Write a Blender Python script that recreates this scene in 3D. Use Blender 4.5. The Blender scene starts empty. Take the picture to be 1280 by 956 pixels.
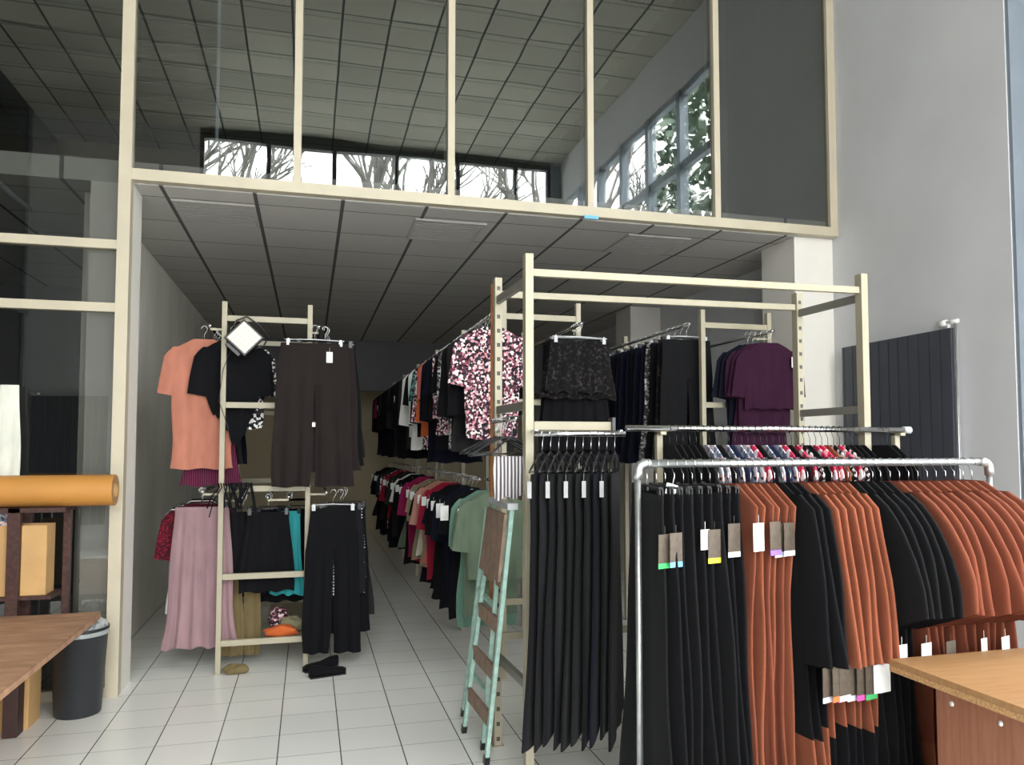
import bpy, bmesh, math, random
from mathutils import Vector, Matrix
R = math.radians
PI = math.pi
S = bpy.context.scene
COL = S.collection
rng = random.Random(7)

# ------------------------------------------------------------------ camera, world, light, exposure
cam_data = bpy.data.cameras.new('camera'); cam = bpy.data.objects.new('camera', cam_data); COL.objects.link(cam)
cam_data.sensor_width = 36.0; cam_data.sensor_fit = 'HORIZONTAL'
cam_data.lens = 960 / 1280 * 36; cam_data.shift_y = 30 / 1280; cam_data.clip_start = 0.05
cam.location = (0, 0, 1.53)
cam.rotation_euler = (R(90 + 2.9815), 0, R(-14.8007))
S.camera = cam

world = bpy.data.worlds.new('world'); S.world = world; world.use_nodes = True
wn = world.node_tree; wbg = wn.nodes['Background']
SKY = 17.0
wbg.inputs['Strength'].default_value = SKY
wtc = wn.nodes.new('ShaderNodeTexCoord'); wsep = wn.nodes.new('ShaderNodeSeparateXYZ'); wr = wn.nodes.new('ShaderNodeValToRGB')
wn.links.new(wtc.outputs['Generated'], wsep.inputs[0]); wn.links.new(wsep.outputs['Z'], wr.inputs[0])
# overcast: about three times as bright overhead as at the horizon
wr.color_ramp.elements[0].position = 0.0; wr.color_ramp.elements[0].color = (0.42, 0.415, 0.40, 1)
wr.color_ramp.elements[1].position = 0.75; wr.color_ramp.elements[1].color = (1.25, 1.27, 1.30, 1)
wn.links.new(wr.outputs[0], wbg.inputs['Color'])

def portal(name, loc, rot, sx, sy):
    l = bpy.data.lights.new(name, 'AREA'); l.shape = 'RECTANGLE'; l.size = sx; l.size_y = sy
    l.cycles.is_portal = True
    o = bpy.data.objects.new(name, l); COL.objects.link(o); o.location = loc; o.rotation_euler = rot
portal('facade_daylight', (1.23, -2.95, 3.35), (R(90), 0, 0), 6.2, 6.7)
portal('side_daylight', (4.62, 0.05, 3.45), (R(90), 0, R(90)), 5.6, 5.1)

S.view_settings.view_transform = 'Standard'; S.view_settings.look = 'None'
S.view_settings.exposure = 0.0; S.view_settings.gamma = 1.0; S.view_settings.use_curve_mapping = False
S.cycles.use_denoising = True
S.cycles.max_bounces = 10; S.cycles.diffuse_bounces = 5; S.cycles.transparent_max_bounces = 24

# ------------------------------------------------------------------ materials
MATS = {}
def lin(c):
    return tuple((x / 255 / 12.92) if x <= 10 else (((x / 255) + 0.055) / 1.055) ** 2.4 for x in c)
class N:
    """a small node-tree writer"""
    def __init__(s, name):
        s.m = bpy.data.materials.new(name); s.m.use_nodes = True
        s.t = s.m.node_tree; s.b = s.t.nodes['Principled BSDF']; s.out = s.t.nodes['Material Output']
        MATS[name] = s.m
    def n(s, kind, **kw):
        x = s.t.nodes.new('ShaderNode' + kind)
        for k, v in kw.items(): setattr(x, k, v)
        return x
    def l(s, a, b): s.t.links.new(a, b)
    def set(s, **kw):
        for k, v in kw.items():
            k = k.replace('_', ' ')
            s.b.inputs[k].default_value = (*v, 1) if isinstance(v, tuple) and len(v) == 3 else v
        return s
    def math(s, op, a, b=None):
        x = s.n('Math', operation=op)
        for i, v in enumerate((a, b)):
            if v is None: continue
            if isinstance(v, (int, float)): x.inputs[i].default_value = v
            else: s.l(v, x.inputs[i])
        return x.outputs[0]
    def ramp(s, fac, stops, interp='LINEAR'):
        r = s.n('ValToRGB'); r.color_ramp.interpolation = interp
        e = r.color_ramp.elements
        while len(e) < len(stops): e.new(0.5)
        for i, (p, c) in enumerate(stops): e[i].position = p; e[i].color = (*c, 1)
        s.l(fac, r.inputs[0]); return r.outputs[0]
    def mix(s, fac, a, b):
        x = s.n('Mix', data_type='RGBA')
        if isinstance(fac, (int, float)): x.inputs[0].default_value = fac
        else: s.l(fac, x.inputs[0])
        for i, v in ((6, a), (7, b)):
            if isinstance(v, tuple): x.inputs[i].default_value = (*v, 1)
            else: s.l(v, x.inputs[i])
        return x.outputs[2]
    def coord(s, what='Object'): return s.n('TexCoord').outputs[what]
    def noise(s, scale, detail=3, vec=None, stretch=None):
        v = vec or s.coord()
        if stretch:
            mp = s.n('Mapping'); mp.inputs['Scale'].default_value = stretch; s.l(v, mp.inputs['Vector']); v = mp.outputs[0]
        x = s.n('TexNoise'); x.inputs['Scale'].default_value = scale; x.inputs['Detail'].default_value = detail
        s.l(v, x.inputs['Vector']); return x.outputs['Fac']
    def bump(s, h, strength=.2, dist=.01):
        x = s.n('Bump'); x.inputs['Strength'].default_value = strength; x.inputs['Distance'].default_value = dist
        s.l(h, x.inputs['Height']); s.l(x.outputs[0], s.b.inputs['Normal'])

def plain(name, rgb, rough=.5, metal=0., var=.08, scale=9., bump=0.):
    """one colour with a little wear: rgb in sRGB 0-255"""
    if name in MATS: return MATS[name]
    w = N(name); c = lin(rgb)
    f = w.noise(scale, 4)
    w.l(w.ramp(f, [(.3, tuple(x * (1 - var) for x in c)), (.7, tuple(min(1, x * (1 + var)) for x in c))]), w.b.inputs['Base Color'])
    w.set(Roughness=rough, Metallic=metal)
    if bump: w.bump(f, bump)
    return w.m
def fabric(name, rgb, rough=.85, var=.12):
    if name in MATS: return MATS[name]
    w = N(name); c = lin(rgb)
    f = w.noise(14, 3, stretch=(1, 1, .3)); g = w.noise(420, 2)
    w.l(w.ramp(f, [(.3, tuple(x * (1 - var) for x in c)), (.7, tuple(min(1, x * (1 + var)) for x in c))]), w.b.inputs['Base Color'])
    w.set(Roughness=rough); w.b.inputs['Sheen Weight'].default_value = .03; w.b.inputs['Sheen Roughness'].default_value = .5
    w.b.inputs['Specular IOR Level'].default_value = .12
    w.bump(g, .25, .002)
    return w.m
def print_fabric(name, stops, scale=45, kind='cells'):
    if name in MATS: return MATS[name]
    w = N(name); st = [(p, lin(c)) for p, c in stops]
    if kind == 'cells':
        v = w.n('TexVoronoi'); v.inputs['Scale'].default_value = scale; w.l(w.coord(), v.inputs['Vector'])
        sx = w.n('SeparateColor'); w.l(v.outputs['Color'], sx.inputs[0]); f = sx.outputs[0]
    elif kind == 'dots':
        v = w.n('TexVoronoi'); v.inputs['Scale'].default_value = scale; v.inputs['Randomness'].default_value = .15; w.l(w.coord(), v.inputs['Vector']); f = v.outputs['Distance']
    elif kind == 'stripes':
        v = w.n('TexWave', bands_direction='X'); v.inputs['Scale'].default_value = scale; v.inputs['Distortion'].default_value = .4; w.l(w.coord(), v.inputs['Vector']); f = v.outputs['Fac']
    elif kind == 'bands':
        v = w.n('TexWave', bands_direction='Z'); v.inputs['Scale'].default_value = scale; v.inputs['Distortion'].default_value = .3; w.l(w.coord(), v.inputs['Vector']); f = v.outputs['Fac']
    else:
        f = w.noise(scale, 5)
    w.l(w.ramp(f, st, 'CONSTANT'), w.b.inputs['Base Color']); w.set(Roughness=.85)
    w.b.inputs['Specular IOR Level'].default_value = .12
    return w.m

def grid_material(name, tile, phase, joint, c_tile, c_joint, rough, var, wx=.008, wy=.004, c_cross=None, bump=.0):
    w = N(name); co = w.coord('Object'); sp = w.n('SeparateXYZ'); w.l(co, sp.inputs[0])
    masks, cells = [], []
    for ax, ph, wd in ((0, phase[0], wx), (1, phase[1], wy)):
        u = w.math('DIVIDE', w.math('SUBTRACT', sp.outputs[ax], ph), tile)
        fr = w.math('FRACT', u); cells.append(w.math('FLOOR', u))
        d = w.math('MINIMUM', fr, w.math('SUBTRACT', 1.0, fr))
        masks.append(w.math('LESS_THAN', d, wd / tile / 2))
    cb = w.n('CombineXYZ'); w.l(cells[0], cb.inputs[0]); w.l(cells[1], cb.inputs[1])
    wnz = w.n('TexWhiteNoise'); w.l(cb.outputs[0], wnz.inputs['Vector'])
    t = w.ramp(wnz.outputs['Value'], [(0, tuple(x * (1 - var) for x in c_tile)), (1, tuple(min(1, x * (1 + var)) for x in c_tile))])
    nz = w.noise(3.0, 4, co)
    t = w.mix(w.math('MULTIPLY', nz, .12), t, tuple(x * .6 for x in c_tile))
    t = w.mix(masks[1], t, c_cross or c_joint); t = w.mix(masks[0], t, c_joint)
    w.l(t, w.b.inputs['Base Color'])
    w.set(Roughness=rough)
    if bump:
        mk = w.math('MAXIMUM', masks[0], masks[1]); h = w.math('SUBTRACT', 1.0, mk); w.bump(h, bump, .003)
    return w.m

M = {}
M['floor'] = grid_material('floor_tiles', .305, (-.74, 4.34), .006, lin((238, 238, 233)), lin((92, 92, 92)), .22, .03, .006, .004, lin((140, 140, 138)), .3)
M['ceiling'] = grid_material('ceiling_tiles', .578, (-.95, 5.55), .02, lin((190, 187, 182)), lin((84, 83, 82)), .9, .03, .026, .012)
M['hall_ceiling'] = grid_material('hall_ceiling_tiles', .59, (.92, 1.2), .02, lin((176, 174, 160)), lin((60, 58, 54)), .8, .16, .03, .03)
M['wall'] = plain('wall_paint', (206, 206, 208), .85, 0, .05, 1.4)
w = N('stained_wall_paint'); c = lin((242, 238, 226))
f = w.noise(2.2, 6, stretch=(1, 1, .45)); g = w.noise(14, 5)
w.l(w.mix(w.math('MULTIPLY', g, .25), w.ramp(f, [(.3, tuple(x * .8 for x in c)), (.7, c)]), tuple(x * .75 for x in c)), w.b.inputs['Base Color']); w.set(Roughness=.85)
M['wall_stained'] = w.m
M['wall_white'] = plain('white_pier_paint', (226, 222, 214), .8, 0, .04, 2)
M['wall_dark'] = plain('dark_wall_paint', (104, 104, 106), .85, 0, .05, 2)
M['beige'] = plain('beige_partition', (186, 172, 142), .7, 0, .05, 2)
M['cream'] = plain('cream_lacquered_metal', (162, 154, 132), .42, 0, .05, 6)
M['cream_frame'] = plain('cream_window_frame', (192, 182, 160), .45, 0, .05, 5)
M['alu'] = plain('grey_blue_aluminium', (140, 150, 160), .4, .3, .05, 4)
M['brace_grey'] = plain('grey_brace_paint', (124, 122, 114), .5, 0, .06, 8)
M['alu_dark'] = plain('dark_aluminium', (72, 74, 76), .45, .3, .05, 4)
M['chrome'] = plain('chrome', (205, 205, 205), .22, 1., .05, 20)
M['galv'] = plain('galvanised_pipe', (176, 178, 178), .38, .85, .1, 30)
M['black_plastic'] = plain('black_plastic', (24, 24, 26), .32, 0, .1, 8)
M['bin_plastic'] = plain('bin_plastic', (36, 39, 43), .42, 0, .08, 6)
M['clear_plastic'] = plain('milky_hanger_plastic', (188, 190, 192), .25, 0, .06, 10)
M['tag_white'] = plain('white_card', (236, 236, 232), .6, 0, .03, 30)
M['tag_grey'] = plain('grey_card', (150, 150, 150), .6, 0, .05, 30)
M['tag_kraft'] = plain('taupe_card', (84, 74, 64), .5, 0, .3, 40)
M['tag_green'] = plain('green_tab', (70, 176, 104), .5, 0, .03); M['tag_yellow'] = plain('yellow_tab', (222, 214, 60), .5, 0, .03)
M['tag_purple'] = plain('purple_tab', (140, 104, 196), .5, 0, .03); M['tag_orange'] = plain('orange_tab', (236, 110, 60), .5, 0, .03)
M['tag_pink'] = plain('pink_tab', (226, 84, 164), .5, 0, .03); M['tag_blue'] = plain('blue_tab', (110, 180, 214), .5, 0, .03)
M['tag_silver'] = plain('pale_tab', (204, 212, 222), .5, 0, .03)
M['rust'] = plain('rusty_brown_paint', (66, 40, 34), .6, .1, .45, 42)
M['orange_wood'] = plain('orange_varnished_wood', (178, 112, 66), .5, 0, .2, 14)
M['radiator'] = plain('slate_radiator_paint', (70, 73, 82), .45, .1, .05, 3)
M['vent_grey'] = plain('grey_vent_slats', (176, 173, 168), .6, 0, .05, 5)
M['rad_gap'] = plain('pale_radiator_seam', (215, 217, 220), .5, 0, .05, 5)
M['mint'] = plain('chipped_mint_paint', (164, 196, 184), .5, 0, .18, 30)
M['plank'] = plain('worn_brown_wood', (134, 112, 96), .7, 0, .25, 16)
M['kraft_roll'] = plain('ochre_paper_roll', (190, 132, 62), .55, 0, .04, 5)
M['cardboard'] = plain('cardboard', (196, 156, 104), .8, 0, .08, 7)
def wood(name, a, b, stretch, scale, rough):
    w = N(name); f = w.noise(scale, 5, stretch=stretch)
    w.l(w.ramp(f, [(.3, lin(a)), (.72, lin(b))]), w.b.inputs['Base Color']); w.set(Roughness=rough); return w.m
M['desk_top'] = wood('beech_laminate', (150, 110, 72), (168, 128, 86), (1.2, 14, 14), 4, .42)
M['desk_edge'] = wood('worn_chipboard_edge', (150, 112, 74), (204, 160, 108), (30, 30, 30), 4, .8)
M['desk_panel'] = wood('cherry_laminate', (140, 92, 70), (164, 112, 88), (14, 14, 1.0), 4, .45)
M['brown_cover'] = wood('brown_paper_cover', (150, 112, 86), (192, 150, 120), (2.5, 7, 7), 2.2, .6)
M['dark_wood'] = plain('dark_brown_wood', (58, 36, 32), .5, 0, .2, 16)
M['white_cloth'] = fabric('white_cotton', (216, 216, 204))
M['trunk'] = plain('bark', (110, 108, 104), .9, 0, .2, 12)
M['leaf'] = plain('evergreen_leaf', (78, 96, 78), .6, 0, .3, 3)
M['pavement'] = plain('pavement', (150, 150, 148), .9, 0, .1, 1)
# perforated upright
w = N('perforated_cream_metal'); co = w.coord(); sp = w.n('SeparateXYZ'); w.l(co, sp.inputs[0])
fz = w.math('FRACT', w.math('DIVIDE', sp.outputs[2], .075)); hz = w.math('LESS_THAN', w.math('ABSOLUTE', w.math('SUBTRACT', fz, .5)), .14)
hx = w.math('LESS_THAN', w.math('ABSOLUTE', sp.outputs[0]), .009)
w.l(w.mix(w.math('MULTIPLY', hz, hx), lin((162, 154, 132)), lin((60, 56, 50))), w.b.inputs['Base Color']); w.set(Roughness=.42)
M['perf'] = w.m

def glass(name, refl, tint, wavy=0.):
    w = N(name); w.t.nodes.remove(w.b)
    t = w.n('BsdfTransparent'); t.inputs[0].default_value = (*tint, 1)
    g = w.n('BsdfGlossy'); g.inputs['Roughness'].default_value = .0; g.inputs[0].default_value = (.97, 1, .98, 1)
    mx = w.n('MixShader'); mx.inputs[0].default_value = refl
    w.l(t.outputs[0], mx.inputs[1]); w.l(g.outputs[0], mx.inputs[2]); w.l(mx.outputs[0], w.out.inputs[0])
    if wavy:
        f = w.noise(1.6, 1, stretch=(.5, 1, 1.6)); b = w.n('Bump'); b.inputs['Strength'].default_value = wavy; b.inputs['Distance'].default_value = .02
        w.l(f, b.inputs['Height']); w.l(b.outputs[0], g.inputs['Normal'])
    return w.m
M['coated_glass'] = glass('coated_glazing', .15, (.45, .46, .45), .05)
M['inner_glass'] = glass('sliding_glazing', .26, (.42, .43, .42), .2)
M['clear_glass'] = glass('facade_glazing', .05, (.93, .95, .95))
w = N('dark_glazing'); w.set(Base_Color=lin((30, 32, 33)), Roughness=.08); M['dark_glass'] = w.m

# ------------------------------------------------------------------ mesh helpers
class MB:
    def __init__(s): s.v = []; s.f = []; s.sm = []
    def add(s, v, f, smooth=False):
        o = len(s.v); s.v += [tuple(p) for p in v]; s.f += [tuple(i + o for i in q) for q in f]; s.sm += [smooth] * len(f); return s
    def box(s, x0, x1, y0, y1, z0, z1):
        v = [(x0, y0, z0), (x1, y0, z0), (x1, y1, z0), (x0, y1, z0), (x0, y0, z1), (x1, y0, z1), (x1, y1, z1), (x0, y1, z1)]
        return s.add(v, [(0, 3, 2, 1), (4, 5, 6, 7), (0, 1, 5, 4), (1, 2, 6, 5), (2, 3, 7, 6), (3, 0, 4, 7)])
    def bar(s, a, b, w, h, up=(0, 0, 1)):
        a, b = Vector(a), Vector(b); d = (b - a).normalized(); u = Vector(up)
        if abs(d.dot(u)) > .98: u = Vector((0, 1, 0))
        x = d.cross(u).normalized(); y = x.cross(d)
        v = []
        for p in (a, b):
            for sx, sy in ((-1, -1), (1, -1), (1, 1), (-1, 1)): v.append(p + x * sx * w / 2 + y * sy * h / 2)
        return s.add(v, [(0, 1, 2, 3), (4, 7, 6, 5), (0, 4, 5, 1), (1, 5, 6, 2), (2, 6, 7, 3), (3, 7, 4, 0)])
    def tube(s, path, r, n=8, caps=True):
        P = [Vector(p) for p in path]; rr = r if isinstance(r, (list, tuple)) else [r] * len(P)
        v, f = [], []; prev = None
        for i, p in enumerate(P):
            t = ((P[min(i + 1, len(P) - 1)] - P[max(i - 1, 0)])).normalized()
            if prev is None:
                a = Vector((0, 0, 1)) if abs(t.z) < .9 else Vector((1, 0, 0)); x = t.cross(a).normalized()
            else:
                x = prev - t * prev.dot(t); x.normalize()
            prev = x; y = t.cross(x)
            for k in range(n): v.append(p + (x * math.cos(2 * PI * k / n) + y * math.sin(2 * PI * k / n)) * rr[i])
        for i in range(len(P) - 1):
            for k in range(n): f.append((i * n + k, i * n + (k + 1) % n, (i + 1) * n + (k + 1) % n, (i + 1) * n + k))
        if caps: f.append(tuple(range(n))[::-1]); f.append(tuple(range((len(P) - 1) * n, len(P) * n)))
        return s.add(v, f, True)
    def lathe(s, prof, n=40, c=(0, 0)):
        v, f = [], []
        for r, z in prof:
            for k in range(n): v.append((c[0] + r * math.cos(2 * PI * k / n), c[1] + r * math.sin(2 * PI * k / n), z))
        for i in range(len(prof) - 1):
            for k in range(n): f.append((i * n + k, i * n + (k + 1) % n, (i + 1) * n + (k + 1) % n, (i + 1) * n + k))
        return s.add(v, f, True)
    def mesh(s, name, mat):
        me = bpy.data.meshes.new(name); me.from_pydata(s.v, [], s.f)
        me.polygons.foreach_set('use_smooth', s.sm); me.materials.append(mat); me.update()
        return me
    def build(s, name, mat, parent=None, bevel=0., at=None):
        """at: world point that becomes the object's origin (coordinates in s are world ones)"""
        if at is not None:
            s.v = [(x - at[0], y - at[1], z - at[2]) for x, y, z in s.v]
        o = bpy.data.objects.new(name, s.mesh(name, mat)); COL.objects.link(o)
        if at is not None: o.location = at
        if parent is not None: o.parent = parent
        if bevel:
            b = o.modifiers.new('bevel', 'BEVEL'); b.width = bevel; b.segments = 2; b.limit_method = 'ANGLE'
        return o
def tag(o, label, cat, group=None):
    o['label'] = label; o['category'] = cat
    if group: o['group'] = group
    return o
def thing(name, label, cat, loc=(0, 0, 0), rz=0., group=None):
    o = bpy.data.objects.new(name, None); COL.objects.link(o); o.location = loc; o.rotation_euler = (0, 0, rz); o.empty_display_size = .1
    return tag(o, label, cat, group)
def struct(name, mb, mat, parent=None, at=None):
    o = mb.build(name, mat, parent, at=at)
    if parent is None: o['kind'] = 'structure'
    return o
def bx(*a): return MB().box(*a)

# ------------------------------------------------------------------ the room
YW = 5.277          # plane of the inner glazing
HC = 6.8            # hall ceiling
struct('floor', bx(-4.4, 4.6, -2.9, 15, -.12, 0), M['floor'])
struct('ceiling', bx(-4.25, 4.11, YW + .04, 14.5, 3.215, 3.36), M['ceiling'])
struct('ceiling_hall', bx(-4.4, 4.7, -2.95, 15, HC, HC + .12), M['hall_ceiling'])
struct('wall_left', bx(-1.46, -1.36, YW + .3, 14.5, 0, 3.215), M['wall_stained'])
struct('wall_right', bx(4.11, 4.62, 3.68, 14.6, 0, HC), M['wall'])
struct('trim_added_pier_end', bx(4.118, 4.45, 3.655, 3.68, 0, HC), M['alu'])  # added cover, its grey-blue tone dims the brightly lit pier end
struct('wall_side_end', bx(4.45, 4.6, 2.9, 3.68, 0, HC), M['wall'])
struct('wall_back', bx(-4.4, 4.6, 14.5, 14.6, 0, HC), M['beige'])
struct('beam_back', bx(-1.36, 4.11, 12.4, 12.6, 2.42, 3.215), M['wall_dark'])
struct('wall_hall_left', bx(-4.4, -4.25, -2.9, 14.5, 0, HC), M['dark_glass'])
struct('wall_facade_left', bx(-4.4, -1.79, -2.9, -2.74, 0, HC), M['wall'])
struct('wall_facade_right', bx(4.25, 4.6, -2.9, -2.74, 0, HC), M['alu'])
struct('wall_side_low', bx(4.45, 4.6, -2.74, 2.9, 0, .9), M['wall'])
struct('wall_side_top', bx(4.45, 4.6, -2.74, 2.9, 6.02, HC), M['wall'])
struct('beam_facade', bx(-1.79, 4.25, -2.88, -2.76, 6.62, HC), M['alu_dark'])
struct('pillar_front', bx(3.753, 4.11, 5.32, 5.78, 0, 3.215), M['wall_white'])
struct('pillar_rear', bx(3.72, 4.11, 8.5, 8.95, 0, 3.215), M['wall_white'])
# the left pane's room behind the glass
struct('wall_store_side', bx(-4.25, -1.46, 9.0, 9.1, 0, 3.215), M['wall_dark'])

# inner glazing: cream frame with mullions every 1.045 m above the passage
wf = MB()
wf.box(-1.18, 4.11, YW - .035, YW + .035, 3.222, 3.295)
for i in range(6):
    x = -1.145 + 1.045 * i if i < 5 else 4.08
    hw = .036 if i in (0, 5) else .024
    if i: wf.box(x - hw, x + hw, YW - .03, YW + .03, 3.29, HC)
win = struct('window_1', wf, M['cream_frame'])
gl = MB()
for i in range(5):
    a = -1.145 + 1.045 * i + .03; b = (-1.145 + 1.045 * (i + 1) - .03) if i < 4 else 4.05
    gl.add([(a, YW, 3.29), (b, YW, 3.29), (b, YW, HC), (a, YW, HC)], [(0, 1, 2, 3)])
gl.build('window_pane', M['coated_glass'], win)
# sliding glass panels just behind the frame, with a thin bright edge
struct('window_5', MB().box(-.625, -.607, YW + .045, YW + .06, 3.24, HC).box(3.02, 3.04, YW + .045, YW + .06, 3.24, HC).box(-.6, 3.02, YW + .045, YW + .06, 3.222, 3.245), M['alu'])
MB().add([(-.607, YW + .052, 3.245), (3.02, YW + .052, 3.245), (3.02, YW + .052, HC), (-.607, YW + .052, HC)], [(0, 1, 2, 3)]).build('window_pane', M['inner_glass'], bpy.data.objects['window_5'])
# left bay: full-height glazing with two transoms
wf = MB()
wf.box(-1.183, -1.11, YW - .04, YW + .04, 0, HC)
for z in (2.40, 2.80): wf.box(-4.25, -1.183, YW - .03, YW + .03, z - .028, z + .028)
wf.box(-2.75, -2.70, YW - .03, YW + .03, 0, HC); wf.box(-4.25, -1.183, YW - .03, YW + .03, 0, .06)
win = struct('window_2', wf, M['cream_frame'])
g = MB()
for a, b in ((-4.25, -2.75), (-2.70, -1.183)):
    for z0, z1 in ((.06, 2.372), (2.428, 2.772), (2.828, HC)):
        g.add([(a, YW, z0), (b, YW, z0), (b, YW, z1), (a, YW, z1)], [(0, 1, 2, 3)])
g.build('window_pane', M['coated_glass'], win)
# slim grey jamb between the frame and the plastered wall
struct('trim_jamb', bx(-1.36, -1.11, YW + .04, YW + .30, 0, 3.215), M['wall_white'])

# street facade behind, its mullions and panes
wf = MB()
for x in (-1.76, -.72, .36, 1.44, 2.52, 3.60, 4.22): wf.box(x - .035, x + .035, -2.87, -2.77, 0, 6.62)
for z in (.05, 2.6, 4.6): wf.box(-1.79, 4.25, -2.86, -2.78, z - .04, z + .04)
win = struct('window_3', wf, M['alu_dark'])
MB().add([(-1.79, -2.82, 0), (4.25, -2.82, 0), (4.25, -2.82, 6.62), (-1.79, -2.82, 6.62)], [(0, 1, 2, 3)]).build('window_pane', M['clear_glass'], win)
# side windows
wf = MB()
for k in range(7):
    y = -2.70 + .925 * k; wf.box(4.44, 4.56, y - .05, y + .05, .9, 6.02)
for z in (.93, 2.6, 3.8, 5.05, 5.99): wf.box(4.46, 4.55, -2.74, 2.9, z - .05, z + .05)
win = struct('window_4', wf, M['alu'])
MB().add([(4.52, -2.74, .9), (4.52, 2.9, .9), (4.52, 2.9, 6.02), (4.52, -2.74, 6.02)], [(0, 1, 2, 3)]).build('window_pane', M['clear_glass'], win)
# partition frames on the far left side of the hall
wf = MB()
for k in range(7):
    y = -2.6 + 1.3 * k; wf.box(-4.25, -4.21, y - .03, y + .03, 0, HC)
for z in (.05, 1.9, 2.25, 3.6, 5.2): wf.box(-4.25, -4.21, -2.74, YW - .04, z - .03, z + .03)
struct('trim_partition', wf, M['alu'])
struct('ground_street', bx(-40, 40, -45, 40, -.4, -.13), M['pavement'])

# ------------------------------------------------------------------ trees in the street, seen in the glazing
def bare_tree(x, y, h, seed, label):
    r = random.Random(seed); t = thing('bare_tree', label, 'tree', (x, y, -.13), 0, 'bare street trees outside the facade')
    mb = MB()
    def grow(p, d, ln, rad, depth):
        q = p + d * ln; m = (p + q) / 2 + Vector((r.uniform(-1, 1), r.uniform(-1, 1), 0)) * ln * .05
        mb.tube([p, m, q], [rad, rad * .85, rad * .7], 5, False)
        if depth:
            for _ in range(3 if depth > 1 else 4):
                nd = (d + Vector((r.uniform(-1, 1), r.uniform(-1, 1), r.uniform(-.15, .9))) * .75).normalized()
                grow(q - d * ln * r.uniform(0, .35), nd, ln * r.uniform(.6, .85), rad * .58, depth - 1)
    grow(Vector((0, 0, 0)), Vector((0, 0, 1)), h * .35, h * .022, 5)
    mb.build('branches', M['trunk'], t); return t
bare_tree(-4.2, -12.5, 15, 3, 'bare street tree with a thick pale trunk outside the facade')
bare_tree(2.0, -10, 13, 5, 'bare street tree outside the middle bays of the facade')
bare_tree(9.5, -14.5, 15, 9, 'slim bare street tree outside the corner of the facade')
def leafy_tree(x, y, h, seed, label):
    r = random.Random(seed); t = thing('evergreen_tree', label, 'tree', (x, y, -.13), 0, 'evergreens beside the side windows')
    MB().tube([(0, 0, 0), (0.05, 0, h * .4), (0, .05, h * .8)], [.16, .12, .05], 8).build('trunk', M['trunk'], t)
    mb = MB()
    for _ in range(4200):
        u = r.random(); z = h * (.22 + .78 * u); rad = h * .16 * (1.05 - u) ** .6 * math.sqrt(r.random()); a = r.uniform(0, 2 * PI)
        c = Vector((rad * math.cos(a), rad * math.sin(a), z)); d = Vector((r.gauss(0, 1), r.gauss(0, 1), r.gauss(0, .7))).normalized(); e = d.orthogonal().normalized()
        l = r.uniform(.16, .36)
        mb.add([c, c + d * l * .5 + e * l * .3, c + d * l, c + d * l * .5 - e * l * .3], [(0, 1, 2, 3)])
    mb.build('foliage', M['leaf'], t)
leafy_tree(8.6, -4.2, 13.5, 21, 'tall dark evergreen beyond the side window, nearest the street corner')
leafy_tree(9.0, .8, 14, 22, 'tall dark evergreen beyond the middle of the side windows')
leafy_tree(8.6, 5.8, 13, 23, 'dark evergreen beyond the side window beside the pier')

# ------------------------------------------------------------------ shelving frames and rails
def upright(mb, x, y, z0, z1, w=.039, d=.05):
    return mb.box(x - w / 2, x + w / 2, y - d / 2, y + d / 2, z0, z1)

# tall shelving bay in front, with bare top beams
shelf = thing('shelving_bay', 'tall cream metal shelving bay with bare top beams above the black dresses', 'shelving', (1.85, 3.63, 0))
def rel(o): return Vector(o.location)
def put(mb, name, mat, parent, bevel=0.):
    p = rel(parent); mb.v = [(x - p.x, y - p.y, z - p.z) for x, y, z in mb.v]
    return mb.build(name, mat, parent, bevel)
F1, F2, B1, B2 = (.972, 3.387), (2.753, 3.345), (.956, 3.919), (2.735, 3.86)
for (x, y), m in ((F1, 'cream'), (F2, 'cream'), (B1, 'perf'), (B2, 'perf')):
    mb = upright(MB(), 0, 0, 0, 2.42)
    mb.box(-.03, .03, -.035, .035, 0, .006)
    o = mb.build('upright', M[m], shelf, .002); o.location = (x - 1.85, y - 3.63, 0)
for a, b, z in ((F1, F2, 2.335), (B1, B2, 2.335), (B1, B2, .55)):
    put(MB().bar((a[0] + .021, a[1], z), (b[0] - .021, b[1], z), .03, .034), 'beam', M['cream'], shelf, .002)
for a, b in ((F1, B1), (F2, B2)):
    for z in (2.30, 1.72, .45):
        put(MB().bar((a[0], a[1] + .025, z), (b[0], b[1] - .025, z), .025, .04), 'side_brace', M['brace_grey'], shelf, .002)
put(MB().bar((F1[0] + .021, F1[1] - .01, 1.625), (1.375, 3.367, 1.625), .03, .04), 'stub_beam', M['cream'], shelf, .002)
put(MB().box(1.365, 1.38, 3.335, 3.385, 1.60, 1.665), 'beam_hook', M['alu_dark'], shelf)
# hanging pipe under the stub beam
YD = 3.285
put(MB().tube([(.97, YD, 1.588), (1.405, YD, 1.588)], .0125, 12).bar((.981, YD, 1.60), (.981, 3.367, 1.60), .012, .012).bar((1.388, YD, 1.60), (1.388, 3.36, 1.60), .012, .012), 'hanging_pipe', M['chrome'], shelf)

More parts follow.
